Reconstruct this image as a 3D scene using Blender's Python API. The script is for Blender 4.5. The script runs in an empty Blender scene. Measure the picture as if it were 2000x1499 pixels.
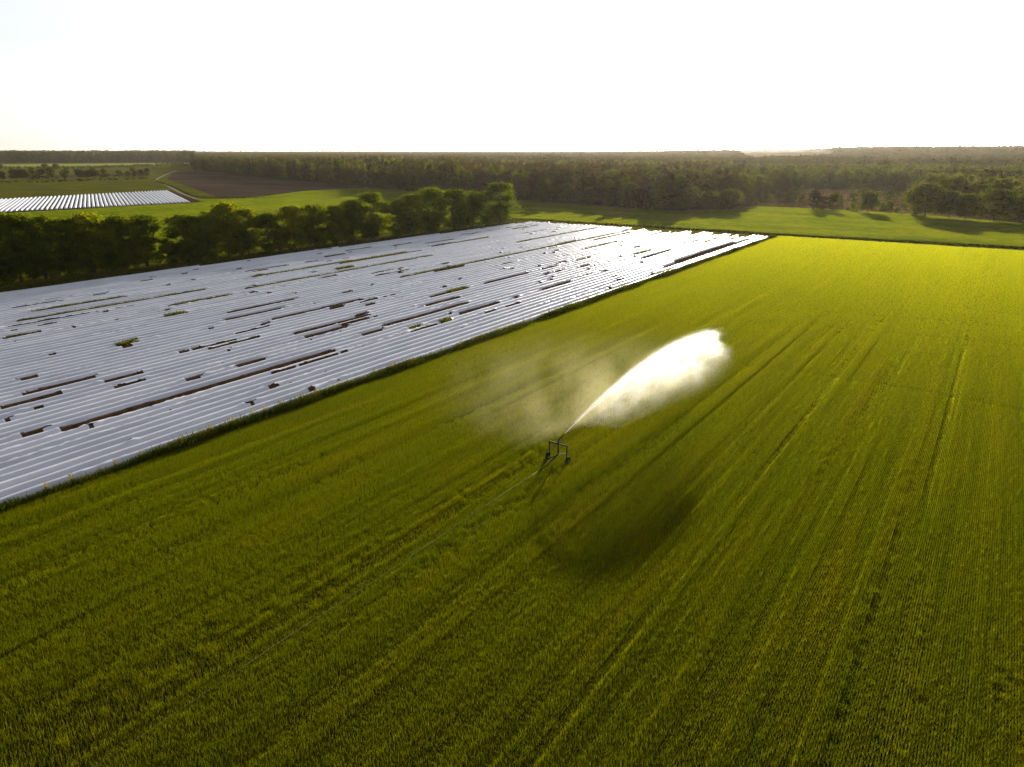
import bpy, math
import numpy as np
from mathutils import Matrix, Vector
rng = np.random.default_rng(7)
R = math.radians
sc = bpy.context.scene
COL = sc.collection

# ------------------------------------------------------------------ camera
CAM_H = 25.0; PITCH = R(18.1); YAW = R(34.0); FPX = 1387.0
cam_d = bpy.data.cameras.new('camera'); cam = bpy.data.objects.new('camera', cam_d); COL.objects.link(cam)
cam.location = (0, 0, CAM_H); cam.rotation_euler = (R(90) - PITCH, 0, YAW)
cam_d.sensor_width = 36; cam_d.lens = 36 * FPX / 2000; cam_d.clip_start = 0.5; cam_d.clip_end = 60000
sc.camera = cam
# ------------------------------------------------------------------ sky and sun
SUN_EL = R(11.0); SUN_AZ = R(-16.85)            # azimuth clockwise from +Y (the direction of the rows)
w = bpy.data.worlds.new('World'); sc.world = w; w.use_nodes = True
wn = w.node_tree.nodes; wl = w.node_tree.links
sky = wn.new('ShaderNodeTexSky'); sky.sky_type = 'NISHITA'; sky.sun_disc = False
sky.sun_elevation = SUN_EL; sky.sun_rotation = SUN_AZ; sky.air_density = 1.0; sky.dust_density = 1.0; sky.ozone_density = 2.0
hs_ = wn.new('ShaderNodeHueSaturation'); hs_.inputs['Saturation'].default_value = 0.22
wl.new(sky.outputs[0], hs_.inputs['Color']); wl.new(hs_.outputs[0], wn['Background'].inputs[0]); wn['Background'].inputs[1].default_value = 0.095
sl = bpy.data.lights.new('sun', 'SUN'); sl.energy = 5.0; sl.angle = R(0.5); sl.color = (1.0, 0.90, 0.74)
so = bpy.data.objects.new('sun', sl); COL.objects.link(so)
SD = Vector((math.sin(SUN_AZ) * math.cos(SUN_EL), math.cos(SUN_AZ) * math.cos(SUN_EL), math.sin(SUN_EL)))
so.rotation_euler = SD.to_track_quat('Z', 'Y').to_euler()
sc.view_settings.view_transform = 'Standard'; sc.view_settings.look = 'None'
sc.view_settings.exposure = 1.15; sc.view_settings.gamma = 1
sc.render.engine = 'CYCLES'
cy = sc.cycles
cy.max_bounces = 6; cy.diffuse_bounces = 3; cy.glossy_bounces = 2; cy.transmission_bounces = 4; cy.transparent_max_bounces = 6
cy.volume_bounces = 2; cy.volume_step_rate = 0.15; cy.volume_max_steps = 256
cy.use_denoising = True; cy.denoiser = 'OPENIMAGEDENOISE'; cy.denoising_prefilter = 'NONE'; cy.denoising_input_passes = 'RGB_ALBEDO_NORMAL'
cy.caustics_reflective = False; cy.caustics_refractive = False

# ------------------------------------------------------------------ helpers
def at(x, y, z=0.0):
    """world point at height z seen at photograph pixel x, y"""
    u = 749.5 - y; d = FPX * math.sin(PITCH) - u * math.cos(PITCH); f = FPX * math.cos(PITCH) + u * math.sin(PITCH); r = x - 1000
    k = (CAM_H - z) / d; f *= k; r *= k
    return np.array((r * math.cos(YAW) - f * math.sin(YAW), r * math.sin(YAW) + f * math.cos(YAW)))
def proj(X, Y, Z):
    X = np.asarray(X, float); Y = np.asarray(Y, float)
    f = -X * math.sin(YAW) + Y * math.cos(YAW); r = X * math.cos(YAW) + Y * math.sin(YAW); dz = Z - CAM_H
    c = f * math.cos(PITCH) - dz * math.sin(PITCH); u = f * math.sin(PITCH) + dz * math.cos(PITCH)
    return 1000 + FPX * r / c, 749.5 - FPX * u / c
def tag(o, label=None, cat=None, group=None, kind=None):
    if label: o['label'] = label
    if cat: o['category'] = cat
    if group: o['group'] = group
    if kind: o['kind'] = kind
    return o
def mesh(name, v, f, mats, smooth=False, mi=None):
    me = bpy.data.meshes.new(name)
    v = np.asarray(v, dtype=np.float32)
    if isinstance(f, np.ndarray):
        n, k = f.shape
        me.vertices.add(len(v)); me.vertices.foreach_set('co', v.ravel())
        me.loops.add(n * k); me.loops.foreach_set('vertex_index', f.astype(np.int32).ravel())
        me.polygons.add(n); me.polygons.foreach_set('loop_start', np.arange(0, n * k, k, dtype=np.int32))
        me.polygons.foreach_set('loop_total', np.full(n, k, dtype=np.int32))
        me.update(calc_edges=True)
    else:
        me.from_pydata([tuple(p) for p in v.tolist()], [], f); me.update()
    for m in (mats if isinstance(mats, (list, tuple)) else [mats]): me.materials.append(m)
    if mi is not None: me.polygons.foreach_set('material_index', np.asarray(mi, dtype=np.int32))
    if smooth: me.polygons.foreach_set('use_smooth', np.ones(len(me.polygons), dtype=bool))
    return me
def ob(name, me, parent=None, link=True):
    o = bpy.data.objects.new(name, me)
    if link: COL.objects.link(o)
    if parent: o.parent = parent
    return o
def empty(name, loc):
    o = bpy.data.objects.new(name, None); COL.objects.link(o); o.location = loc; o.empty_display_size = 0.3; return o
def dup(root, loc, rz=0.0, s=(1, 1, 1), label=None):
    r = root.copy(); COL.objects.link(r); r.location = loc; r.rotation_euler = (0, 0, rz); r.scale = s
    if label: r['label'] = label
    for ch in CH.get(root.name, []):
        c = ch.copy(); COL.objects.link(c); c.parent = r
    return r
CH = {}
def tube(pts, radii, n=7, close=True):
    V = []; Fc = []
    pts = [Vector(p) for p in pts]
    for i, p in enumerate(pts):
        d = (pts[min(i + 1, len(pts) - 1)] - pts[max(i - 1, 0)]).normalized()
        a = d.cross(Vector((0, 0, 1)))
        if a.length < 1e-3: a = Vector((1, 0, 0))
        a.normalize(); b = d.cross(a)
        for k in range(n):
            t = 2 * math.pi * k / n
            V.append(p + (a * math.cos(t) + b * math.sin(t)) * radii[i])
    for i in range(len(pts) - 1):
        for k in range(n):
            Fc.append((i * n + k, i * n + (k + 1) % n, (i + 1) * n + (k + 1) % n, (i + 1) * n + k))
    if close:
        Fc.append(tuple(range(n))[::-1]); Fc.append(tuple((len(pts) - 1) * n + k for k in range(n)))
    return [tuple(v) for v in V], Fc
def join(parts):
    V = []; Fc = []
    for v, f in parts:
        o = len(V); V += v; Fc += [tuple(i + o for i in q) for q in f]
    return V, Fc
def vnoise(x, seed=0, period=1.0):
    """smooth 1-D noise, -1..1"""
    x = np.asarray(x, float) / period; i = np.floor(x).astype(np.int64); t = x - i; t = t * t * (3 - 2 * t)
    def h(k): return (np.sin(k * 12.9898 + seed * 78.233) * 43758.5453) % 1.0
    return (h(i) * (1 - t) + h(i + 1) * t) * 2 - 1
def vnoise2(x, y, seed=0):
    ix = np.floor(x); iy = np.floor(y); tx = x - ix; ty = y - iy; tx = tx * tx * (3 - 2 * tx); ty = ty * ty * (3 - 2 * ty)
    def h(a, b): return (np.sin(a * 127.1 + b * 311.7 + seed * 74.7) * 43758.5453) % 1.0
    return ((h(ix, iy) * (1 - tx) + h(ix + 1, iy) * tx) * (1 - ty) + (h(ix, iy + 1) * (1 - tx) + h(ix + 1, iy + 1) * tx) * ty) * 2 - 1

# ------------------------------------------------------------------ shader helpers
class E:
    """a value in a node tree, with arithmetic"""
    def __init__(s, nt, v): s.nt = nt; s.v = v
    def _m(s, op, *a):
        n = s.nt.nodes.new('ShaderNodeMath'); n.operation = op
        for i, q in enumerate((s,) + a):
            q = q.v if isinstance(q, E) else q
            if isinstance(q, (int, float)): n.inputs[i].default_value = q
            else: s.nt.links.new(q, n.inputs[i])
        return E(s.nt, n.outputs[0])
    def __add__(s, o): return s._m('ADD', o)
    __radd__ = __add__
    def __sub__(s, o): return s._m('SUBTRACT', o)
    def __rsub__(s, o): return E(s.nt, float(o))._m('SUBTRACT', s)
    def __mul__(s, o): return s._m('MULTIPLY', o)
    __rmul__ = __mul__
    def __truediv__(s, o): return s._m('DIVIDE', o)
    def mx(s, o): return s._m('MAXIMUM', o)
    def mn(s, o): return s._m('MINIMUM', o)
    def gt(s, o): return s._m('GREATER_THAN', o)
    def exp(s): return s._m('EXPONENT')
    def ab(s): return s._m('ABSOLUTE')
    def pw(s, p): return s._m('POWER', p)
    def step(s, a, b):
        n = s.nt.nodes.new('ShaderNodeMapRange'); n.interpolation_type = 'SMOOTHSTEP'
        s.nt.links.new(s.v, n.inputs[0])
        for i, q in ((1, a), (2, b)):
            if isinstance(q, E): s.nt.links.new(q.v, n.inputs[i])
            else: n.inputs[i].default_value = q
        return E(s.nt, n.outputs[0])
def newmat(name):
    m = bpy.data.materials.new(name); m.use_nodes = True
    nt = m.node_tree; nt.nodes.clear(); out = nt.nodes.new('ShaderNodeOutputMaterial')
    return m, nt, out
def noise(nt, vec, scale, detail=3, rough=0.55, mapscale=None):
    if mapscale:
        mp = nt.nodes.new('ShaderNodeMapping'); mp.inputs['Scale'].default_value = mapscale
        nt.links.new(vec, mp.inputs[0]); vec = mp.outputs[0]
    n = nt.nodes.new('ShaderNodeTexNoise'); n.inputs['Scale'].default_value = scale; n.inputs['Detail'].default_value = detail
    n.inputs['Roughness'].default_value = rough
    nt.links.new(vec, n.inputs['Vector']); return n.outputs['Fac']
def ramp(nt, fac, stops):
    n = nt.nodes.new('ShaderNodeValToRGB'); nt.links.new(fac, n.inputs[0]); e = n.color_ramp.elements
    while len(e) < len(stops): e.new(0.5)
    for q, (p, c) in zip(e, stops): q.position = p; q.color = (*c, 1)
    return n.outputs[0]
def mix(nt, fac, a, b, mode='MIX'):
    n = nt.nodes.new('ShaderNodeMix'); n.data_type = 'RGBA'; n.blend_type = mode
    for i, q in ((0, fac), (6, a), (7, b)):
        if isinstance(q, E): q = q.v
        if isinstance(q, (int, float)): n.inputs[i].default_value = q
        elif isinstance(q, tuple): n.inputs[i].default_value = (*q, 1)
        else: nt.links.new(q, n.inputs[i])
    return n.outputs[2]
def pos(nt): return nt.nodes.new('ShaderNodeNewGeometry').outputs['Position']
def leafmat(name, stops, tmul, scale=0.3, mapscale=(1, 1, 1), tfac=0.45, extra=None, spec=0.0, rough=0.5, fwd=0.0, fcol=(1, 1, 1)):
    """thin leaf: diffuse + light coming through; colour varies by leaf patch and by plant"""
    m, nt, out = newmat(name)
    p = pos(nt)
    f = noise(nt, p, scale, 4, 0.6, mapscale)
    inf = nt.nodes.new('ShaderNodeObjectInfo').outputs['Random']
    fac = E(nt, f) + (E(nt, inf) - 0.5) * (0.25 if not fwd else 0.03)
    c = ramp(nt, fac.v, stops)
    if extra: c = extra(nt, p, c)
    pr = nt.nodes.new('ShaderNodeBsdfPrincipled'); nt.links.new(c, pr.inputs['Base Color'])
    pr.inputs['Roughness'].default_value = rough; pr.inputs['Specular IOR Level'].default_value = spec
    tr = nt.nodes.new('ShaderNodeBsdfTranslucent')
    nt.links.new(mix(nt, 1.0, c, tmul, 'MULTIPLY'), tr.inputs[0])
    ms = nt.nodes.new('ShaderNodeMixShader'); ms.inputs[0].default_value = tfac
    nt.links.new(pr.outputs[0], ms.inputs[1]); nt.links.new(tr.outputs[0], ms.inputs[2])
    if fwd:                                          # part of the light goes through the thin blade nearly straight
        rf = nt.nodes.new('ShaderNodeBsdfRefraction'); rf.inputs['IOR'].default_value = 1.4; rf.inputs['Roughness'].default_value = .6
        rf.inputs['Color'].default_value = (*fcol, 1)
        m2 = nt.nodes.new('ShaderNodeMixShader'); m2.inputs[0].default_value = fwd
        nt.links.new(ms.outputs[0], m2.inputs[1]); nt.links.new(rf.outputs[0], m2.inputs[2]); ms = m2
    nt.links.new(ms.outputs[0], out.inputs[0])
    return m
def groundmat(name, stops, scale=0.2, mapscale=(1, 1, 1), bump=0.3, bscale=3.0, rough=0.9, extra=None, spec=0.15):
    m, nt, out = newmat(name)
    p = pos(nt); f = noise(nt, p, scale, 6, 0.65, mapscale)
    c = ramp(nt, f, stops)
    if extra: c = extra(nt, p, c)
    pr = nt.nodes.new('ShaderNodeBsdfDiffuse'); nt.links.new(c, pr.inputs['Color']); pr.inputs['Roughness'].default_value = 0.3
    b = nt.nodes.new('ShaderNodeBump'); b.inputs['Strength'].default_value = bump; b.inputs['Distance'].default_value = 0.2
    nt.links.new(noise(nt, p, bscale, 5, 0.7), b.inputs['Height']); nt.links.new(b.outputs[0], pr.inputs['Normal'])
    nt.links.new(pr.outputs[0], out.inputs[0])
    return m
def plain(name, c, rough=0.5, metal=0.0, spec=0.5, scale=6.0, var=0.25):
    m, nt, out = newmat(name)
    f = noise(nt, pos(nt), scale, 4)
    col = ramp(nt, f, [(0.3, tuple(q * (1 - var) for q in c)), (0.7, tuple(min(1, q * (1 + var)) for q in c))])
    pr = nt.nodes.new('ShaderNodeBsdfPrincipled'); nt.links.new(col, pr.inputs['Base Color'])
    pr.inputs['Roughness'].default_value = rough; pr.inputs['Metallic'].default_value = metal; pr.inputs['Specular IOR Level'].default_value = spec
    nt.links.new(pr.outputs[0], out.inputs[0]); return m

# ------------------------------------------------------------------ materials
M = {}
M['crop'] = leafmat('young_crop', [(0.25, (0.050, 0.062, 0.002)), (0.50, (0.066, 0.070, 0.002)), (0.75, (0.086, 0.078, 0.003))],
                    (3.4, 3.5, 0.8), 0.35, (1.4, 0.12, 1), 0.52, spec=0, rough=0.5, fwd=.35, fcol=(.74, .755, .01))
M['strip'] = leafmat('strip_crop', [(0.3, (0.050, 0.080, 0.008)), (0.7, (0.105, 0.120, 0.012))], (2.3, 2.1, 0.5), 0.05, (0.6, 1.6, 1), 0.55)
M['meadow'] = leafmat('meadow_grass', [(0.3, (0.065, 0.090, 0.003)), (0.7, (0.12, 0.135, 0.006))], (1.9, 1.9, 0.8), 0.03, (1, 1, 1), 0.45)
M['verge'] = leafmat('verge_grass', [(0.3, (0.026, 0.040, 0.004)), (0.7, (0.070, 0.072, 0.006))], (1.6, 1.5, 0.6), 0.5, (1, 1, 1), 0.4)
M['weed'] = leafmat('weed_leaves', [(0.3, (0.045, 0.065, 0.006)), (0.7, (0.12, 0.11, 0.010))], (1.5, 1.4, 0.7), 1.0, (1, 1, 1), 0.45)
M['flower'] = leafmat('weed_flowers', [(0.3, (0.20, 0.16, 0.01)), (0.7, (0.34, 0.26, 0.02))], (1.4, 1.3, 0.7), 1.0)
M['leaf_hedge'] = leafmat('hedge_tree_leaves', [(0.3, (0.018, 0.030, 0.003)), (0.55, (0.036, 0.050, 0.004)), (0.75, (0.075, 0.080, 0.006))], (6.0, 5.2, 0.6), 0.35, tfac=0.5, spec=0)
M['leaf_oak'] = leafmat('oak_leaves', [(0.3, (0.026, 0.040, 0.005)), (0.7, (0.062, 0.070, 0.009))], (3.0, 2.6, 0.7), 0.3, tfac=0.45, spec=0)
M['leaf_birch'] = leafmat('birch_leaves', [(0.3, (0.060, 0.080, 0.015)), (0.7, (0.120, 0.130, 0.025))], (2.2, 2.0, 0.8), 0.3, tfac=0.5, spec=0)
M['leaf_pine'] = leafmat('pine_needles', [(0.3, (0.022, 0.026, 0.007)), (0.7, (0.050, 0.042, 0.011))], (2.4, 1.9, 0.8), 0.06, tfac=0.4, spec=0)
M['leaf_far'] = leafmat('far_foliage', [(0.3, (0.026, 0.032, 0.010)), (0.5, (0.044, 0.052, 0.014)), (0.7, (0.064, 0.060, 0.016))], (2.2, 1.8, 0.8), 0.012, tfac=0.4, spec=0)
M['bark'] = plain('bark', (0.075, 0.055, 0.04), 0.9, 0, 0.2)
M['bark_birch'] = plain('birch_bark', (0.35, 0.32, 0.28), 0.8, 0, 0.2)
M['soil'] = groundmat('dark_soil', [(0.35, (0.028, 0.017, 0.009)), (0.65, (0.070, 0.043, 0.024))], 1.2, (1, 1, 1), 0.8, 4.0)
M['mound'] = groundmat('ridge_soil', [(0.35, (0.050, 0.027, 0.013)), (0.65, (0.105, 0.060, 0.030))], 1.5, (1, 1, 1), 1.0, 5.0)
M['cropsoil'] = groundmat('crop_soil', [(0.35, (0.016, 0.013, 0.004)), (0.65, (0.045, 0.033, 0.010))], 0.8, (1, 1, 1), 0.8, 5.0)
M['ground'] = groundmat('forest_floor', [(0.3, (0.030, 0.030, 0.012)), (0.7, (0.075, 0.060, 0.028))], 0.02, (1, 1, 1), 0.5, 1.0)
M['brown'] = groundmat('ploughed_soil', [(0.3, (0.036, 0.025, 0.016)), (0.5, (0.054, 0.038, 0.026)), (0.7, (0.082, 0.060, 0.040))], 0.02, (0.35, 1.6, 1), 0.8, 1.2)
M['green_floor'] = groundmat('short_grass', [(0.3, (0.050, 0.060, 0.006)), (0.7, (0.110, 0.105, 0.010))], 0.04, (1, 1, 1), 0.6, 2.0)
M['pale_field'] = groundmat('pale_green_field', [(0.3, (0.16, 0.20, 0.035)), (0.7, (0.26, 0.28, 0.06))], 0.01, (0.4, 2.0, 1), 0.5, 1.0)
M['heath'] = groundmat('heath_ground', [(0.3, (0.11, 0.060, 0.030)), (0.5, (0.17, 0.105, 0.050)), (0.68, (0.16, 0.15, 0.05))], 0.06, (1, 1, 1), 0.7, 1.0)
M['path'] = groundmat('sandy_path', [(0.3, (0.20, 0.16, 0.10)), (0.7, (0.32, 0.26, 0.18))], 0.3, (1, 1, 1), 0.4, 2.0)
def film():
    m, nt, out = newmat('white_film'); p = pos(nt)
    f = noise(nt, p, 0.5, 4, 0.6, (1.2, 0.25, 1))
    f2 = noise(nt, p, 6.0, 4, 0.7)
    c = ramp(nt, f, [(0.3, (0.46, 0.47, 0.53)), (0.7, (0.60, 0.60, 0.66))])
    c = mix(nt, E(nt, f2).step(0.60, 0.85) * 0.35, c, (0.30, 0.25, 0.20))
    zz = nt.nodes.new('ShaderNodeSeparateXYZ'); nt.links.new(p, zz.inputs[0])     # soil thrown onto the foot of the film
    foot = (1 - E(nt, zz.outputs[2]).step(.05, .24)) * E(nt, noise(nt, p, 1.6, 4, .7, (1, .5, 1))).step(.45, .62)
    c = mix(nt, foot * .8, c, (0.10, 0.065, 0.04))
    inf = nt.nodes.new('ShaderNodeObjectInfo').outputs['Random']
    c = mix(nt, 1.0, c, ramp(nt, inf, [(0, (.80, .82, .86)), (1, (1, 1, 1))]), 'MULTIPLY')
    pr = nt.nodes.new('ShaderNodeBsdfPrincipled'); nt.links.new(c, pr.inputs['Base Color'])
    pr.inputs['Roughness'].default_value = 0.33; pr.inputs['Specular IOR Level'].default_value = 0.6
    b = nt.nodes.new('ShaderNodeBump'); b.inputs['Strength'].default_value = 0.35; b.inputs['Distance'].default_value = 0.08
    nt.links.new(noise(nt, p, 5.0, 5, 0.65, (1, 0.5, 1)), b.inputs['Height']); nt.links.new(b.outputs[0], pr.inputs['Normal'])
    nt.links.new(pr.outputs[0], out.inputs[0]); return m
M['film'] = film()
M['steel'] = plain('dark_painted_steel', (0.016, 0.012, 0.009), 0.8, 0.0, .1)
M['galv'] = plain('galvanised_tube', (0.16, 0.15, 0.13), 0.5, 0.3)
M['rubber'] = plain('black_rubber', (0.012, 0.012, 0.012), 0.9, 0, .1)
M['hose'] = plain('tan_hose', (0.16, 0.11, 0.045), 0.6, 0, .2)
M['brush'] = plain('dead_branches', (0.16, 0.13, 0.11), 0.9, 0, 0.2)

# ------------------------------------------------------------------ ground sheets
def sheet(name, pts, z, mat, world=True, kind='structure'):
    v = [(p[0], p[1], z) for p in pts]
    o = ob(name, mesh(name, v, [tuple(range(len(v)))], mat)); o['kind'] = kind; return o
def hillz(X, Y):
    """low rise of the land far to the right"""
    X = np.asarray(X, float); Y = np.asarray(Y, float)
    d = np.hypot(X, Y); a = np.degrees(np.arctan2(X, Y)) + 34.0      # angle right of the camera's heading
    A = 1 / (1 + np.exp(-(a - 17) / 5.0)); D = np.clip((d - 1300) / 1500, 0, 1); D = D * D * (3 - 2 * D)
    return A * D * (24 + 8 * vnoise2(X / 420, Y / 420, 3)) + np.clip((d - 2500) / 3000, 0, 1) * (5 + 4 * vnoise2(X / 700, Y / 700, 5))
def build_ground():
    rr = np.concatenate([[0, 60, 150, 400, 800], np.geomspace(1100, 14000, 40)]); na = 160
    th = np.linspace(0, 2 * math.pi, na, endpoint=False)
    V = []
    for r in rr:
        for t in th:
            x, y = r * math.sin(t), r * math.cos(t); V.append((x, y, 0))
    V = np.array(V); V[:, 2] = np.where(np.hypot(V[:, 0], V[:, 1]) > 1000, hillz(V[:, 0], V[:, 1]), 0)
    Fc = np.array([(i * na + k, (i + 1) * na + k, (i + 1) * na + (k + 1) % na, i * na + (k + 1) % na) for i in range(len(rr) - 1) for k in range(na)])
    o = ob('ground', mesh('ground', V, Fc[:, ::-1], M['ground'])); o['kind'] = 'structure'
build_ground()
XL, XR = -56.6, 60.0
sheet('crop_field_soil', [(XL, -40), (XR, -40), (XR, 233), (XL, 229)], 0.01, M['cropsoil'])
sheet('ridge_field_soil', [(-158, -40), (XL, -40), (XL, 229), (-144.5, 231), (-158, 40)], 0.014, M['soil'])
EDGE = [(-200, 319), (0, 319), (375, 316.5), (379, 333), (470, 343), (560, 352), (650, 360), (760, 370), (860, 383), (1000, 391), (1150, 401), (1300, 413),
        (1440, 410), (1480, 404), (1650, 411), (1800, 421), (2000, 438), (2350, 466)]
FE = [(380, 333), (470, 343), (560, 352), (650, 360), (760, 370), (860, 383), (1000, 391), (1150, 401), (1300, 413), (1440, 409), (1480, 404), (1650, 411), (1800, 421), (2000, 438), (2350, 466)]
fe = [at(*p) for p in FE]
# open grass land between the tree row and the woods, running right along the far edge of the fields
sheet('far_crop_strip', [(-250, 234), (60, 240), (120, 300)] + fe[::-1][0:9] + [(-250, 330)], 0.02, M['green_floor'])
sheet('meadow', [(-158, -60), (-158, 250), (-249, 250), (-249, 345), fe[5], fe[0], at(340, 337), at(-60, 357), at(-250, 365), (-420, -60)], 0.03, M['green_floor'])
sheet('ploughed_field', [at(326, 350), at(336, 339), at(382, 334.5), fe[1], fe[2], fe[3], at(715, 366.5), at(600, 373), at(480, 388), at(431, 388)], 0.06, M['brown'])
sheet('far_field', [at(-200, 321), at(378, 318), at(378, 333.5), at(330, 346), at(295, 352), at(-200, 357)], 0.05, M['green_floor'])
sheet('pale_far_field', [at(-200, 323), at(376, 318.5), at(376, 322), at(-200, 329)], 0.10, M['pale_field'])
sheet('stubble_strip', [at(-200, 345), at(20, 345), at(290, 338), at(290, 345), at(-200, 351)], 0.10, M['brown'])
sheet('heath', [at(1440, 412), at(1480, 404), at(1650, 411), at(1800, 421), at(2000, 438), at(2300, 455), at(2300, 420), at(1850, 370), at(1640, 362), at(1500, 370), at(1410, 385)], 0.03, M['heath'])
sheet('heath_clearing', [at(1480, 324), at(1620, 318), at(1600, 304), at(1440, 304)], 0.08, M['heath'])
def ribbon(name, pts, wd, z, mat, kind='structure'):
    P = np.array(pts); V = []
    for i in range(len(P)):
        d = P[min(i + 1, len(P) - 1)] - P[max(i - 1, 0)]; d = d / np.hypot(*d); n = np.array((-d[1], d[0]))
        V += [(*(P[i] + n * wd / 2), z), (*(P[i] - n * wd / 2), z)]
    Fc = [(2 * i, 2 * i + 1, 2 * i + 3, 2 * i + 2) for i in range(len(P) - 1)]
    o = ob(name, mesh(name, V, Fc, mat)); o['kind'] = kind; return o
ribbon('sandy_path', [at(1440, 405), at(1482, 404.6), at(1560, 407.5), at(1650, 412.5), at(1740, 418), at(1800, 421), at(2000, 438)], 2.2, 0.06, M['path'])
ribbon('farm_track', [at(306, 352), at(330, 365), at(352, 377), at(380, 388), at(400, 391)], 2.0, 0.07, M['path'])
ribbon('field_track', [at(300, 354), at(316, 345), at(330, 339), at(345, 334)], 2.0, 0.07, M['path'])

# ------------------------------------------------------------------ scattering (used only for what nobody could count)
def scatter(name, P, idx, rot, scl, protos, label=None):
    me = bpy.data.meshes.new(name); n = len(P)
    me.vertices.add(n); me.vertices.foreach_set('co', np.asarray(P, np.float32).ravel())
    a = me.attributes.new('pick', 'INT', 'POINT'); a.data.foreach_set('value', np.asarray(idx, np.int32))
    a = me.attributes.new('rot', 'FLOAT_VECTOR', 'POINT'); r = np.zeros((n, 3), np.float32); r[:, 2] = rot; a.data.foreach_set('vector', r.ravel())
    a = me.attributes.new('scl', 'FLOAT_VECTOR', 'POINT'); a.data.foreach_set('vector', np.asarray(scl, np.float32).ravel())
    o = ob(name, me); o['kind'] = 'stuff'
    if label: o['label'] = label
    pc = bpy.data.collections.new(name + '_sources')
    for i, p in enumerate(protos):
        q = bpy.data.objects.new('%s_source_%02d' % (name, i), p); pc.objects.link(q)
    g = bpy.data.node_groups.new(name + '_nodes', 'GeometryNodeTree')
    g.interface.new_socket('Geometry', in_out='INPUT', socket_type='NodeSocketGeometry')
    g.interface.new_socket('Geometry', in_out='OUTPUT', socket_type='NodeSocketGeometry')
    N = g.nodes; L = g.links
    gi = N.new('NodeGroupInput'); go = N.new('NodeGroupOutput'); ip = N.new('GeometryNodeInstanceOnPoints')
    ci = N.new('GeometryNodeCollectionInfo'); ci.inputs[0].default_value = pc; ci.inputs['Separate Children'].default_value = True; ci.inputs['Reset Children'].default_value = True
    def attr(nm, t):
        q = N.new('GeometryNodeInputNamedAttribute'); q.data_type = t; q.inputs[0].default_value = nm
        return q.outputs[0]
    L.new(gi.outputs[0], ip.inputs['Points']); L.new(ci.outputs[0], ip.inputs['Instance']); ip.inputs['Pick Instance'].default_value = True
    L.new(attr('pick', 'INT'), ip.inputs['Instance Index']); L.new(attr('rot', 'FLOAT_VECTOR'), ip.inputs['Rotation']); L.new(attr('scl', 'FLOAT_VECTOR'), ip.inputs['Scale'])
    L.new(ip.outputs[0], go.inputs[0])
    md = o.modifiers.new('scatter', 'NODES'); md.node_group = g
    return o
def blades(x, y, h, wd, lean, mat, name, seed=0, tall=None):
    """many two-segment blades as one mesh"""
    r = np.random.default_rng(seed); n = len(x)
    a = r.uniform(0, 2 * math.pi, n); b = r.uniform(0, 2 * math.pi, n)
    hx = np.cos(a) * wd / 2; hy = np.sin(a) * wd / 2; lx = np.cos(b) * lean * h; ly = np.sin(b) * lean * h
    z0 = np.zeros(n)
    V = np.stack([np.stack([x - hx, y - hy, z0], 1), np.stack([x + hx, y + hy, z0], 1),
                  np.stack([x + hx * .9 + lx * .35, y + hy * .9 + ly * .35, h * .6], 1), np.stack([x - hx * .9 + lx * .35, y - hy * .9 + ly * .35, h * .6], 1),
                  np.stack([x + hx * .25 + lx, y + hy * .25 + ly, h], 1), np.stack([x - hx * .25 + lx, y - hy * .25 + ly, h], 1)], 1).reshape(-1, 3)
    k = np.arange(n)[:, None] * 6
    Fc = np.concatenate([k + np.array([0, 1, 2, 3]), k + np.array([3, 2, 4, 5])])
    return mesh(name, V, Fc, mat)
def crop_patch(size, rowsp, step, per, h, wd, mat, name, seed, keep=1.0, lean=(.1, .7), spread=.16):
    r = np.random.default_rng(seed); X = []; Y = []
    for xr in np.arange(rowsp / 2, size, rowsp):
        for yy in np.arange(0, size, step):
            if r.random() > keep: continue
            X += list(xr + r.normal(0, rowsp * spread, per)); Y += list(yy + r.uniform(0, step, per))
    X = np.array(X) - size / 2; Y = np.array(Y) - size / 2
    hh = h * r.uniform(.55, 1.15, len(X))
    return blades(X, Y, hh, wd * r.uniform(.7, 1.2, len(X)), r.uniform(*lean, len(X)), mat, name, seed)
def inview(X, Y, mx=260, xr=None):
    px, py = proj(X, Y, 0.3)
    f = -X * math.sin(YAW) + Y * math.cos(YAW)
    return (f > 5) & (px > -mx) & (px < 2000 + mx) & (py < 1499 + mx * 1.2)

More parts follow.
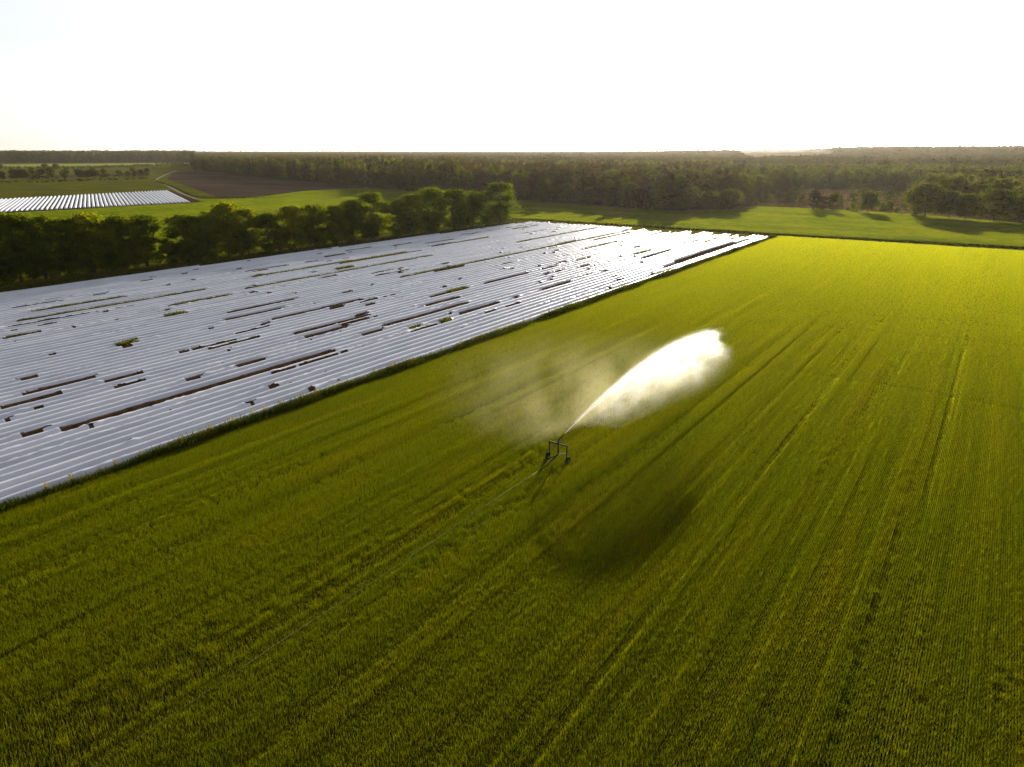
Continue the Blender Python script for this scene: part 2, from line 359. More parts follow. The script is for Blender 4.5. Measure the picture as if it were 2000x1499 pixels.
# main crop: young cereal drilled in rows along Y, with wheel tracks and thin places
s = 0.5
def fine(X, Y):
    cx = np.floor(X - (XL + .2)); cyy = np.floor(Y + .25); hsh = (np.sin(cx * 12.9898 + cyy * 78.233) * 43758.5453) % 1.0
    return (Y - 95) / 50 < hsh
gx, gy = np.meshgrid(np.arange(XL + 0.45, 40, s), np.arange(0, 146, s)); gx = gx.ravel(); gy = gy.ravel()
def crop_height(X, Y):
    h = 1 + .12 * vnoise2(X / .9, Y / 60, 1) + .10 * vnoise2(X / 5, Y / 40, 2) + .12 * vnoise2(X / .5, Y / 25, 4) + .07 * vnoise(X, 31, 2.6) + .09 * np.cos(2 * math.pi * X / 3.0 + .4 * vnoise(Y, 8, 40)) + .05 * np.cos(2 * math.pi * X / 1.5)
    # wheel tracks: pairs of shallow lines along the rows
    for x0, dp in ((-52.4, .35), (-46, .3), (-40.3, .5), (-34, .35), (-22.5, .45), (-16.8, .35), (-12.6, .4), (-8.9, .35), (-5.5, .35), (-1.25, .6), (3.4, .3), (8, .3)):
        for dx in (0, 1.7) if x0 not in (-1.25,) else (0,):
            wob = .12 * vnoise(Y, int(abs(x0)) + 1, 30)
            on = np.clip(vnoise(Y, int(abs(x0) * 7) + 3, 22) * 1.5 + .75, 0.1, 1)
            h = h - .62 * dp * on * np.exp(-((X - x0 - dx - wob) / .24) ** 2)
    # old turning marks across the far right
    for (cx, cy, r0, dp) in ((-8, 60, 78, .4), (2, 30, 84, .3), (0, 70, 56, .35), (-10, 20, 66, .25)):
        h = h - dp * np.exp(-((np.hypot(X - cx, Y - cy) - r0) / .5) ** 2) * (X > -30) * (Y > 50) * (vnoise(X, 9, 12) > -.3)
    h = h * np.where(np.abs(X + 27.85) < .2, .55, 1)
    return np.clip(h, .22, 1.22)
def scatter_crop(name, X, Y, protos, thin, mat, s, r, label, zs=1.0):
    n = len(X); h = crop_height(X, Y)
    dens = vnoise2(X / 5, Y / 40, 11) * .35 + vnoise2(X / .7, Y / 30, 12) * .45 + r.normal(0, .08, n)
    idx = np.where(dens < -.45, len(protos) - thin + r.integers(0, thin, n), r.integers(0, len(protos) - thin, n))
    flip = r.integers(0, 2, n) * math.pi
    if s > .6: h = np.minimum(1 + (h - 1) * .6, 1.04)
    S = np.stack([np.full(n, 1.0), np.full(n, 1.0), h * zs * r.uniform(.98, 1.02, n)], 1)
    P = np.stack([X, Y, np.full(n, .012)], 1)
    return scatter(name, P, idx, flip, S, protos, label)
k = inview(gx, gy) & fine(gx, gy)
near_p = [crop_patch(s, .125, .05, 4, .38, .013, M['crop'], 'crop_patch', 100 + i, .85, (.02, .35), .12) for i in range(5)] + \
         [crop_patch(s, .125, .05, 3, .34, .013, M['crop'], 'thin_crop_patch', 200 + i, .6, (.02, .35), .12) for i in range(2)]
scatter_crop('crop', gx[k], gy[k], near_p, 2, M['crop'], s, rng, 'bright young green cereal crop drilled in long rows')
s2 = 1.0
gx, gy = np.meshgrid(np.arange(XL + .7, 60, s2), np.arange(90.25, 231, s2)); gx = gx.ravel(); gy = gy.ravel()
k = inview(gx, gy) & ((~fine(gx, gy)) | (gx > 40))
far_p = [crop_patch(s2, .125, .10, 4, .38, .025, M['crop'], 'far_crop_patch', 300 + i, .9, (.02, .35), .12) for i in range(4)] + \
        [crop_patch(s2, .125, .10, 4, .34, .025, M['crop'], 'far_thin_crop_patch', 400 + i, .65, (.02, .35), .12) for i in range(2)]
scatter_crop('distant_crop', gx[k], gy[k], far_p, 2, M['crop'], s2, rng, 'sunlit far end of the green cereal crop')

def inpoly(X, Y, poly):
    c = np.zeros(len(X), bool); n = len(poly)
    for i in range(n):
        x1, y1 = poly[i]; x2, y2 = poly[(i + 1) % n]
        cond = ((y1 > Y) != (y2 > Y)) & (X < (x2 - x1) * (Y - y1) / (y2 - y1 + 1e-12) + x1)
        c ^= cond
    return c
def field_scatter(name, poly, s, mat, h, label, holes=(), seed=0, wd=.07, per=5):
    P = np.array(poly); r = np.random.default_rng(seed)
    gx, gy = np.meshgrid(np.arange(P[:, 0].min(), P[:, 0].max(), s), np.arange(P[:, 1].min(), P[:, 1].max(), s)); gx = gx.ravel(); gy = gy.ravel()
    k = inpoly(gx, gy, poly) & inview(gx, gy)
    for hl in holes: k &= ~inpoly(gx, gy, hl)
    gx = gx[k]; gy = gy[k]; n = len(gx)
    pr = [crop_patch(s, s / 8, s / 9, per, h, wd, mat, name + '_patch', seed * 10 + i) for i in range(4)]
    z = (1 + .3 * vnoise2(gx / 3, gy / 20, seed) + .2 * vnoise2(gx / 12, gy / 4, seed + 1))
    return scatter(name, np.stack([gx, gy, np.full(n, .03)], 1), r.integers(0, 4, n), r.integers(0, 2, n) * math.pi, np.stack([np.ones(n), np.ones(n), z], 1), pr, label)
strip_poly = [(-249, 238), (-144, 236), (6, 241), (60, 243), (110, 300)] + [tuple(p) for p in fe[::-1][0:9]] + [(-249, 335)]
field_scatter('strip_crop', strip_poly, 2.0, M['strip'], .30, 'darker green crop strip between the ditch and the woods', seed=21, wd=.09)
LP = [np.array(q) for q in ((-352, 133), (-344, 221.5), (-470, 282), (-470, 183))]
lp_hole = [(-349, 130), (-342, 223), (-470, 287), (-640, 330), (-640, 140), (-520, 60), (-395, -70)]
mead_poly = [(-166, 40), (-158, 250), (-249, 250), (-249, 340), tuple(at(715, 367.5)), tuple(at(600, 374)), tuple(at(480, 389)), tuple(at(430, 389.5)), tuple(at(400, 391)), (-620, 300), (-620, 100), (-400, -40)]
field_scatter('meadow_grass', mead_poly, 3.0, M['meadow'], .30, 'bright green meadow behind the dark tree row', holes=[lp_hole], seed=22, wd=.16)

# ------------------------------------------------------------------ plastic-covered ridges
SP = 1.42; NR = 65
ONES = ['', 'first', 'second', 'third', 'fourth', 'fifth', 'sixth', 'seventh', 'eighth', 'ninth', 'tenth', 'eleventh', 'twelfth', 'thirteenth', 'fourteenth',
        'fifteenth', 'sixteenth', 'seventeenth', 'eighteenth', 'nineteenth']
TENS = {20: ('twentieth', 'twenty'), 30: ('thirtieth', 'thirty'), 40: ('fortieth', 'forty'), 50: ('fiftieth', 'fifty'), 60: ('sixtieth', 'sixty')}
def ordinal(n):
    if n < 20: return ONES[n]
    t = n // 10 * 10
    return TENS[t][0] if n == t else TENS[t][1] + '-' + ONES[n - t]
# torn places seen in the photograph: x0, y0, x1, y1, what shows
GAPS = '''60 612 240 580 g|33 626 400 566 g|0 641 330 585 t|0 660 80 649 g|314 618 360 612 G|220 676 262 667 G|32 744 68 734 s|69 765 200 738 s|0 798 115 768 s|45 768 68 763 s
190 745 278 729 s|222 757 286 744 t|0 824 25 818 s|50 805 80 798 t|42 853 103 841 s|125 843 655 687 s|176 836 182 834 s|262 868 268 866 s|362 743 405 735 s|460 719 520 702 s
348 692 370 688 s|440 684 448 683 s|337 597 455 576 g|480 531 556 519 s|489 542 690 511 g|655 515 805 496 G|484 564 837 500 g|452 610 584 584 s|441 628 563 602 s|527 625 703 586 s
635 603 667 598 s|505 634 522 631 s|580 652 718 617 s|685 617 712 611 s|588 662 685 639 s|706 657 747 644 s|752 638 917 593 s|800 644 828 637 g|855 631 880 626 G|828 600 898 583 s
834 583 923 563 s|872 572 905 563 G|895 615 972 592 s|876 614 885 612 s|896 548 904 546 s|860 562 869 560 s|789 543 1060 487 g|1060 487 1240 447 g|850 533 910 520 s|864 518 882 515 s
837 482 965 465 g|827 477 895 468 s|875 465 925 457 t|763 481 800 476 s|682 492 720 484 s|629 503 672 497 g|655 528 688 522 G|630 544 656 539 s|672 574 690 571 s|705 598 723 593 s
722 588 740 585 s|900 461 1040 436 t|1002 449 1047 441 g|1035 458 1085 444 t|1071 455 1080 453 s|1010 475 1168 446 g|1160 471 1235 455 g|1140 488 1210 473 g|1083 515 1100 511 s
1119 510 1153 503 g|1128 523 1148 518 s|1052 522 1060 521 s|946 553 1040 535 s|946 555 975 549 s|1065 538 1073 535 s|1060 568 1120 551 s|1178 532 1190 530 s|1197 541 1201 540 s
1001 584 1018 581 s|1177 565 1186 563 s|1237 499 1270 489 g|1256 507 1312 489 s|1248 514 1256 513 s|1298 524 1455 468 s|1320 512 1440 474 s|1280 460 1305 452 s|1378 474 1404 467 g
1350 474 1362 470 s|1231 485 1249 482 s|1300 456 1320 452 g|1340 460 1372 453 g|1385 462 1410 457 g|1085 492 1092 490 s|275 551 300 548 s|90 575 98 574 s|182 578 208 573 s|62 598 115 589 t
355 537 367 535 s|368 549 378 547 s|330 559 337 558 s|465 528 475 526 s|1420 470 1460 461 g'''
X0 = -58.0
ridx = lambda X: (X0 - X) / SP
gaps = {}
for ln in GAPS.replace('\n', '|').split('|'):
    q = ln.split(); x0, y0, x1, y1 = map(float, q[:4])
    a = at(x0, y0, .28); b = at(x1, y1, .28)
    i0 = int(round(ridx((a[0] + b[0]) / 2)))
    gaps.setdefault(i0, []).append((min(a[1], b[1]), max(a[1], b[1]), q[4]))
for _ in range(70):
    i = int(rng.integers(0, NR)); y = rng.uniform(30, 220); gaps.setdefault(i, []).append((y, y + rng.uniform(.4, 1.6), 's'))
for _ in range(42):
    i = int(rng.integers(3, NR)); y = rng.uniform(40, 205); gaps.setdefault(i, []).append((y, y + rng.uniform(3, 11), 't'))
PROF = np.array([(-.55, .01), (-.47, .16), (-.29, .43), (-.17, .505), (-.03, .52), (.10, .505), (.22, .44), (.43, .15), (.52, .01)])
weed_spots = []
for i in range(NR):
    xc = X0 - i * SP
    # the block is bounded on the tree side by a slightly slanting line, and its ridges fray out at the far end
    ystart = 0.0 if xc > -143 else 0.0
    if xc < -144.2: yend = 54 + (xc + 150) / 6.0 * 172 + 8
    else: yend = 226.5 - abs(rng.normal(0, 1.2)) - (rng.uniform(0, 9) if 3 < i < 32 else 0)
    st = .45; Y = np.arange(ystart, yend, st); n = len(Y); m = len(PROF)
    cx = xc + .05 * vnoise(Y, i, 14) + .025 * vnoise(Y, i + 50, 4)
    hz = 1 + .05 * vnoise(Y, i + 100, 9) + .03 * vnoise(Y, i + 150, 2)
    V = np.zeros((n, m, 3)); V[:, :, 0] = cx[:, None] + PROF[None, :, 0] * (1 + .03 * vnoise(Y, i + 9, 5))[:, None]; V[:, :, 1] = Y[:, None]; V[:, :, 2] = PROF[None, :, 1] * hz[:, None] + .018
    # slack, wrinkled lengths
    wr = np.clip(vnoise(Y, i + 300, 13) * 2.2 - .9, 0, 1) * 1.3 + .18 + np.clip((Y - 200) / 26, 0, 1) * .8
    V[:, 1:-1, 2] += rng.normal(0, .028, (n, m - 2)) * wr[:, None]; V[:, :, 0] += rng.normal(0, .024, (n, m)) * wr[:, None]
    V[:, :, 1] += rng.normal(0, .05, (n, m)) * wr[:, None]
    keep = np.ones((n - 1, m - 1), bool)
    ym = (Y[:-1] + Y[1:]) / 2
    for (a, b, t) in gaps.get(i, []):
        rag = .22 * rng.normal(0, 1, (m - 1)); sl1, sl2 = rng.uniform(-.35, .35, 2) * min(3.0, (b - a) * .25); s_ = int(rng.integers(1, 9999))
        q0 = {'t': 5.6, 'g': 3.6}.get(t, .6) + 1.5 * vnoise(ym, s_, 3.5) + .8 * vnoise(ym, s_ + 5, 1.1)
        q1 = 8.2 + 1.4 * vnoise(ym, s_ + 9, 2.6)
        for q in range(m - 1):
            lo, hi = a + rag[q] + sl1 * (q - 4) * .5, b - rag[(q + 3) % (m - 1)] + sl2 * (q - 4) * .5
            keep[(ym > lo) & (ym < hi) & (q >= q0) & (q <= q1), q] = False
        if t in 'gG': weed_spots.append((i, xc, a, b, t))
        # rolled-up film at both ends of a tear
        for ye, sg in ((a, -1), (b, 1)):
            j = (np.abs(Y - ye - sg * .3) < .45)
            V[j, 1:-1, 2] += rng.uniform(.02, .10, (j.sum(), m - 2))
    kk, qq = np.nonzero(keep); base = kk * m + qq
    Fc = np.stack([base, base + 1, base + m + 1, base + m], 1)
    e = empty('covered_ridge', (0, 0, 0))
    tag(e, '%s white plastic covered soil ridge counted from the green crop field' % ordinal(i + 1), 'covered ridge', 'white plastic covered ridges of the large block')
    f = ob('plastic_film', mesh('plastic_film', V.reshape(-1, 3), Fc[:, ::-1], M['film']), e)
    SV = V.copy(); Ys = Y[::3]; SV = SV[::3]; ns = len(Ys)
    SV[:, :, 0] = cx[::3, None] + (PROF[None, :, 0]) * .93; SV[:, :, 2] = PROF[None, :, 1] * (.86 * hz[::3])[:, None] + rng.normal(0, .02, (ns, m)); SV[:, 0, 2] = SV[:, -1, 2] = .0; SV[:, :, 1] = Ys[:, None]
    kk, qq = np.meshgrid(np.arange(ns - 1), np.arange(m - 1), indexing='ij'); base = (kk * m + qq).ravel()
    ob('soil_mound', mesh('soil_mound', SV.reshape(-1, 3), np.stack([base, base + m, base + m + 1, base + 1], 1), M['mound'], True), e)
# weeds in the tears
X = []; Yw = []; Hh = []
for (i, xc, a, b, t) in weed_spots:
    n = int((b - a) * (120 if t == 'G' else 45)); n = min(n, 5000)
    X += list(xc + rng.normal(.12, .30, n)); Yw += list(rng.uniform(a, b, n)); Hh += list(rng.uniform(.45, .8, n) * (1.15 if t == 'G' else .95))
nf = 9000                                        # overgrown far ends of the ridges
xx = rng.uniform(-112, XL - .5, nf); yy = 227.5 - np.abs(rng.normal(0, 3.6, nf)); X += list(xx); Yw += list(yy); Hh += list(rng.uniform(.25, .65, nf))
nf = 5000
xx = rng.uniform(-146, -100, nf); yy = 229 - np.abs(rng.normal(0, 1.2, nf)); X += list(xx); Yw += list(yy); Hh += list(rng.uniform(.25, .6, nf))
X = np.array(X); Yw = np.array(Yw); Hh = np.array(Hh)
o = ob('weeds', blades(X, Yw, Hh, rng.uniform(.05, .11, len(X)), rng.uniform(.1, .6, len(X)), M['weed'], 'weeds', 5)); tag(o, 'green weeds growing out of the tears in the white plastic', kind='stuff')

# block of covered ridges beyond the tree row, running away from the camera
dv = np.array((-118.6, 58.9)); L2 = np.hypot(*dv); dv = dv / L2; pv = np.array((-dv[1], dv[0]))     # along / across
c0 = at(369, 396.5)
nl = 0
for i in range(62):
    # start points run along the near end of the block
    a0 = np.array((-348.0, 219.0)); b0 = np.array((-359.5, 137.2)); u = (b0 - a0) / np.hypot(*(b0 - a0))
    per = 1.87 / abs(np.dot(u, pv))
    s0 = a0 + u * per * i
    if proj(s0[0], s0[1], 0)[0] < -60: break
    L = 132 - .55 * i * 1.0
    st = 3.0; T = np.arange(0, L, st); n = len(T); m = len(PROF)
    V = np.zeros((n, m, 3)); off = (PROF[:, 0] * 1.2)[None, :] + .05 * vnoise(T, i + 700, 20)[:, None]
    V[:, :, 0] = s0[0] + dv[0] * T[:, None] + pv[0] * off; V[:, :, 1] = s0[1] + dv[1] * T[:, None] + pv[1] * off
    V[:, :, 2] = PROF[None, :, 1] * (1.05 + .04 * vnoise(T, i + 800, 12))[:, None] + .03
    V[0, 1:-1, :2] += (dv * rng.uniform(-.6, .3)); kk, qq = np.meshgrid(np.arange(n - 1), np.arange(m - 1), indexing='ij'); base = (kk * m + qq).ravel()
    Fc = np.stack([base, base + 1, base + m + 1, base + m], 1)
    Fc = [tuple(q) for q in Fc[:, ::-1]] + [tuple(range(m)), tuple(range((n - 1) * m, n * m))[::-1]]
    o = ob('white_ridge', mesh('white_ridge', V.reshape(-1, 3), Fc, M['film'], True)); nl += 1
    tag(o, '%s white ridge from the right end of the small block beyond the tree row' % ordinal(i + 1), 'covered ridge', 'white covered ridges beyond the tree row')
sheet('small_block_soil', [a0 + np.array((6, 4)), a0 + dv * 136 + np.array((0, 3)), s0 + dv * 110, s0 + np.array((6, -3))], .036, M['soil'])

# ------------------------------------------------------------------ plants and trees
def leaves(C, Rr, n_per, size, r, shell=.55, flat=1.0, up=0.0):
    """leaf quads spread through clumps: C centres, Rr radii"""
    k = len(C); idx = np.repeat(np.arange(k), n_per); n = len(idx)
    d = r.normal(0, 1, (n, 3)); d /= np.linalg.norm(d, axis=1)[:, None]
    rad = Rr[idx] * (shell + (1 - shell) * r.random(n)) ** 1.0 * (1 + .18 * r.normal(0, 1, n))
    P = C[idx] + d * rad[:, None] * np.array((1, 1, flat))
    a = r.normal(0, 1, (n, 3)) * .8 + d * 1.3; a /= np.linalg.norm(a, axis=1)[:, None]
    b = np.cross(a, r.normal(0, 1, (n, 3))); b /= np.linalg.norm(b, axis=1)[:, None]; c = np.cross(a, b)
    s = size * r.uniform(.6, 1.3, n)[:, None]
    V = np.stack([P - b * s * .5, P + c * s * .32, P + b * s * .5, P - c * s * .32], 1).reshape(-1, 3)
    return V, (np.arange(n)[:, None] * 4 + np.arange(4))
def crown_clumps(kind, H, Wd, r, nc):
    """centres and radii of leaf clumps filling the crown's outline"""
    z0 = {'hedge': .06, 'oak': .22, 'pine': .12, 'birch': .15, 'bush': .05, 'edge': .10}[kind]
    C = []; Rr = []
    for _ in range(nc):
        t = r.random() ** .85; z = z0 + (1 - z0) * t
        if kind == 'hedge': prof = (1 - abs(t - .5) ** 2.2 * 3.1) ** .6 if abs(t - .5) < .49 else .25
        elif kind == 'oak': prof = math.sqrt(max(.03, 1 - (t * 1.75 - .72) ** 2))
        elif kind == 'pine': prof = math.sqrt(max(.03, 1 - (t * 1.5 - .5) ** 2)) * .9
        elif kind == 'birch': prof = max(.12, math.sin(math.pi * min(1, t * .85 + .15)) ** .7 * (1.05 - .6 * t))
        elif kind == 'edge': prof = max(.15, math.sqrt(max(0.02, 1 - (t * 1.4 - .5) ** 2)))
        else: prof = math.sqrt(max(.03, 1 - t * t))
        a = r.uniform(0, 2 * math.pi); q = (r.random() ** .5) * .86
        cr = Wd * r.uniform(.10, .2) * (1.0 if kind != 'pine' else 1.05)
        rad = max(0, prof * Wd / 2 - cr * .6) * q * (1 + .22 * math.sin(a * 3 + z * 9))
        C.append((math.cos(a) * rad, math.sin(a) * rad, min(z * H, H - cr * .7))); Rr.append(cr)
    return np.array(C), np.array(Rr)
def trunk_parts(H, top, r0, C, r, nl=7):
    pts = [(0, 0, -.1), (r.normal(0, .03) * H * .1, r.normal(0, .03) * H * .1, H * .3), (r.normal(0, .015) * H, r.normal(0, .015) * H, H * .6), (r.normal(0, .015) * H, r.normal(0, .015) * H, H * top)]
    P = [tube(pts, [r0 * 1.25, r0 * .9, r0 * .55, r0 * .15], 7)]
    for j in r.choice(len(C), min(nl, len(C)), replace=False):
        c = C[j]; z = max(H * .12, c[2] * .62); P.append(tube([(0, 0, z), (c[0] * .5, c[1] * .5, z + (c[2] - z) * .4), tuple(c)], [r0 * .4, r0 * .25, r0 * .06], 5))
    return join(P)
def tree_meshes(kind, H, Wd, mat, bark, seed, nc, n_per, size, r0=None):
    r = np.random.default_rng(seed); C, Rr = crown_clumps(kind, H, Wd, r, nc)
    V, Fc = leaves(C, Rr, n_per, size, r, flat=.8)
    V[:, 2] = np.maximum(V[:, 2], .05)
    tv, tf = trunk_parts(H, .85, r0 or H * .016, C, r)
    return mesh('crown', V, Fc, mat), mesh('trunk', tv, tf, bark)
def source_tree(name, kind, H, Wd, mat, bark, seed, nc, n_per, size, cat='tree', group=None):
    cm, tm = tree_meshes(kind, H, Wd, mat, bark, seed, nc, n_per, size)
    return dict(name=name, cm=cm, tm=tm, cat=cat, group=group, H=H, W=Wd)
def plant_tree(src, x, y, h, wd, label, group=None, z=0.0, name=None):
    e = bpy.data.objects.new(name or src['name'], None); COL.objects.link(e); e.location = (x, y, z)
    e.rotation_euler = (0, 0, rng.uniform(0, 6.28)); e.scale = (wd / src['W'], wd / src['W'], h / src['H'])
    c = bpy.data.objects.new('crown', src['cm']); COL.objects.link(c); c.parent = e
    t = bpy.data.objects.new('trunk', src['tm']); COL.objects.link(t); t.parent = e
    tag(e, label, src['cat'], group or src['group']); return e
hedge_src = [source_tree('row_tree', 'hedge', 14, 8.5, M['leaf_hedge'], M['bark'], 500 + i, 64, 190, .42) for i in range(6)]
bush_src = [source_tree('shrub', 'bush', 4, 5, M['leaf_hedge'], M['bark'], 520 + i, 26, 120, .34, 'shrub') for i in range(3)]
oak_src = [source_tree('oak', 'oak', 10, 12, M['leaf_oak'], M['bark'], 540 + i, 60, 130, .5) for i in range(3)]
birch_src = [source_tree('birch', 'birch', 12, 6, M['leaf_birch'], M['bark_birch'], 560 + i, 44, 90, .45) for i in range(3)]
pine_src = [source_tree('pine', 'pine', 15, 7, M['leaf_pine'], M['bark'], 580 + i, 34, 80, .6) for i in range(5)]
edge_src = [source_tree('woodland_tree', 'edge', 14, 8, M['leaf_oak'], M['bark'], 600 + i, 40, 80, .6) for i in range(4)]
scrub_src = [source_tree('heath_bush', 'bush', 3, 4, M['leaf_birch'], M['bark'], 620 + i, 16, 60, .4, 'bush') for i in range(2)]

def height_for(x, y, top):
    lo, hi = .5, 60
    for _ in range(40):
        m_ = (lo + hi) / 2
        if proj(x, y, m_)[1] > top: lo = m_
        else: hi = m_
    return lo
# the dark row of trees along the left of the ridge field
def on_row(px):
    a = np.array((-165.0, 30.0)); b = np.array((-149.5, 216.0)); lo, hi = -.3, 1.1
    for _ in range(40):
        m_ = (lo + hi) / 2; p = a + (b - a) * m_
        if proj(p[0], p[1], 0)[0] < px: lo = m_
        else: hi = m_
    return a + (b - a) * lo
ROW = [(-80, 415, 9), (-40, 420, 8), (0, 418, 9), (42, 416, 9), (88, 422, 8), (135, 428, 7), (185, 417, 8), (218, 432, 6), (250, 420, 7.5), (290, 421, 7.5), (365, 420, 8), (410, 422, 7), (452, 396, 8.5),
       (488, 408, 6.5), (527, 416, 7), (578, 402, 8), (618, 400, 8), (655, 402, 6.5), (690, 392, 8), (735, 377, 9), (778, 392, 7), (808, 380, 8.5), (848, 366, 8), (885, 370, 9), (925, 374, 8.5), (976, 357, 10.5)]
NROW = len([r_ for r_ in ROW if r_[0] > 0])
vis = 0
for k_, (px, top, wd) in enumerate(ROW):
    p = on_row(px); h = height_for(p[0], p[1], top)
    if px >= 0: vis += 1
    lab = ('%s tree from the left edge in the dark row beside the white ridges' % ordinal(max(vis, 1))) if px >= 0 else 'tree of the dark row just outside the left edge'
    if k_ == len(ROW) - 1: lab = 'rounded rightmost tree of the dark row, standing alone at its end'
    plant_tree(hedge_src[k_ % 6], p[0] + rng.normal(0, .5), p[1], h, wd * 1.45, lab, 'trees in the row beside the ridge field')
for k_, px in enumerate((20, 75, 150, 205, 265, 325, 345, 390, 470, 550, 600, 670, 720, 790, 830, 900, 950)):
    p = on_row(px); gap = px in (325, 345)
    e = plant_tree(bush_src[k_ % 3], p[0] + 1.0, p[1], rng.uniform(5, 7) * (1.0 if not gap else .75), rng.uniform(6.5, 8.5), 'low dark shrub growing at the foot of the tree row', 'shrubs under the tree row', name='hedge_shrub')

# the row of trees along the lane in the left background
for k_, (px, top, wd) in enumerate(((3, 334, 11), (28, 330, 12), (45, 329, 11), (66, 328, 13), (84, 330, 11), (101, 327, 13), (128, 331, 12), (156, 330, 12), (171, 333, 10), (184, 329, 13), (204, 330, 12), (233, 332, 9), (250, 335, 6), (262, 327, 10), (276, 331, 8), (290, 328, 9))):
    p = at(px, 353.5 - px * .028); h = height_for(p[0], p[1], top)
    plant_tree((oak_src + edge_src)[k_ % 7], p[0], p[1], h, wd, '%s round tree from the left in the distant row beyond the small white block' % ordinal(k_ + 1), 'distant row of round trees')
for k_, (px, top) in enumerate(((89, 320), (110, 320.5), (1, 321))):
    p = at(px, 332); plant_tree(oak_src[k_], p[0], p[1], height_for(p[0], p[1], top), 13, ('lone tree far behind the distant row, the left one', 'lone tree far behind the distant row, the right one', 'lone tree at the left edge on the pale far field')[k_])
def hedge_line(name, pts, wd, h, mat, label, n_per_m=5, size=.5, cat='hedge', seed=1):
    r = np.random.default_rng(seed); P = np.array(pts); Vs = []; k0 = 0; C = []
    for i in range(len(P) - 1):
        L = np.hypot(*(P[i + 1] - P[i])); n = int(L / wd * 2.2) + 1
        for t in r.random(n):
            q = P[i] + (P[i + 1] - P[i]) * t + r.normal(0, wd * .2, 2); C.append((q[0], q[1], h * r.uniform(.25, .75)))
    C = np.array(C); Rr = np.full(len(C), h * .38) * r.uniform(.6, 1.3, len(C))
    V, Fc = leaves(C, Rr, n_per_m * 8, size, r); V[:, 2] = np.maximum(V[:, 2], .02)
    o = ob(name, mesh(name, V, Fc, mat)); tag(o, label, cat); return o
hedge_line('lane_hedge', [at(-80, 358.5), at(100, 356.5), at(200, 353), at(292, 349.5)], 3, 2.2, M['leaf_oak'], 'long low dark hedge under the distant row of round trees', 5, .9)
hedge_line('field_hedge', [at(-80, 331), at(150, 331), at(230, 328), at(300, 325), at(360, 322)], 5, 4.5, M['leaf_oak'], 'thin broken hedge across the pale far fields', 4, 1.6, seed=2)
hedge_line('scrub_hedge', [at(300, 330), at(335, 327), at(372, 325)], 6, 4.5, M['leaf_oak'], 'scrubby bushes beside the corner of the dark forest', 4, 1.6, seed=3)
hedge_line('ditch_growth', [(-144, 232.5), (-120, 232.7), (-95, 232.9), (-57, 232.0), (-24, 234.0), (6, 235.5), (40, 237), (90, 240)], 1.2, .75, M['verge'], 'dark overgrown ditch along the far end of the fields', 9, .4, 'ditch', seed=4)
hedge_line('track_verge', [at(300, 352), at(345, 369), at(378, 385), at(430, 389), at(520, 388)], 2, .7, M['verge'], 'grassy verge beside the farm track', 5, .5, 'verge', seed=5)
hedge_line('plastic_edge_growth', [(-150.5, 70), (-149, 110), (-147.5, 150)], .8, .7, M['verge'], 'thin green weedy edge between the white ridges and the tree row', 8, .35, 'verge', seed=6)

# right-hand heath: single oaks, birches, pines and bushes
SOLO = [('o', 1694, 416.5, 376, 11, 'lone round oak in the middle of the heath beside the sandy path'),
        ('o', 1806, 425, 358, 19, 'largest spreading oak at the right end of the sandy path'),
        ('o', 1852, 427, 374, 13, 'dark oak directly right of the largest spreading oak'),
        ('o', 1884, 431, 379, 11, 'dark oak between the two biggest round oaks on the right'),
        ('o', 1940, 434, 370, 16, 'big round oak near the right edge of the picture'),
        ('o', 1990, 437, 383, 12, 'dark oak cut by the right edge of the picture'),
        ('o', 2050, 440, 378, 14, 'oak standing outside the right edge'),
        ('p', 1588, 411, 372, 8, 'dark pine left of the pale grass clearing, taller of the pair'),
        ('p', 1625, 412, 381, 8, 'dark pine left of the lone round oak'),
        ('p', 1606, 411, 384, 8, 'bushy dark pine between two taller pines at the path'),
        ('b', 1550, 398, 373, 4.5, 'small pale green tree left of the dark pines'),
        ('p', 1522, 399, 377, 7, 'rounded dark tree in the red heath left of the pale sapling'),
        ('p', 1494, 396, 374, 5, 'narrow dark tree at the left end of the heath'),
        ('p', 1536, 399, 381, 6, 'low dark tree beside the pale sapling in the heath'),
        ('b', 1755, 374, 346, 8, 'pale rounded birch standing alone before the dark woods'),
        ('b', 1707, 372, 336, 10, 'broad pale birch at the wood edge, left of the alone one'),
        ('b', 1728, 372, 337, 9, 'pale birch touching the broad pale birch'),
        ('b', 1785, 374, 341, 8, 'pale birch right of the rounded birch before the dark woods'),
        ('b', 1828, 376, 341, 10, 'pale birch behind the largest spreading oak'),
        ('b', 1972, 374, 331, 13, 'tall pale birch group tree near the right edge, left one'),
        ('b', 1995, 378, 341, 11, 'tall pale birch at the right edge'),
        ('o', 1916, 398, 362, 13, 'mid green oak behind the two big round oaks'),
        ('s', 1789, 423, 410, 7, 'bright yellow-green bush at the foot of the largest spreading oak'),
        ('s', 1662, 411, 397, 6, 'pale bush left of the lone round oak'),
        ('s', 1722, 412, 396, 6, 'pale bush just right of the lone round oak'),
        ('s', 1735, 408, 392, 6, 'pale bush in the heath between lone oak and spreading oak'),
        ('s', 1752, 416, 405, 5, 'small dark bush by the path between the oaks')]
for k_, (t, px, by, top, wd, lab) in enumerate(SOLO):
    p = at(px, by); h = height_for(p[0], p[1], top)
    src = dict(o=oak_src, p=pine_src, b=birch_src, s=scrub_src)[t][k_ % (2 if t == 's' else 3)]
    plant_tree(src, p[0], p[1], h, wd * 1.05, lab)

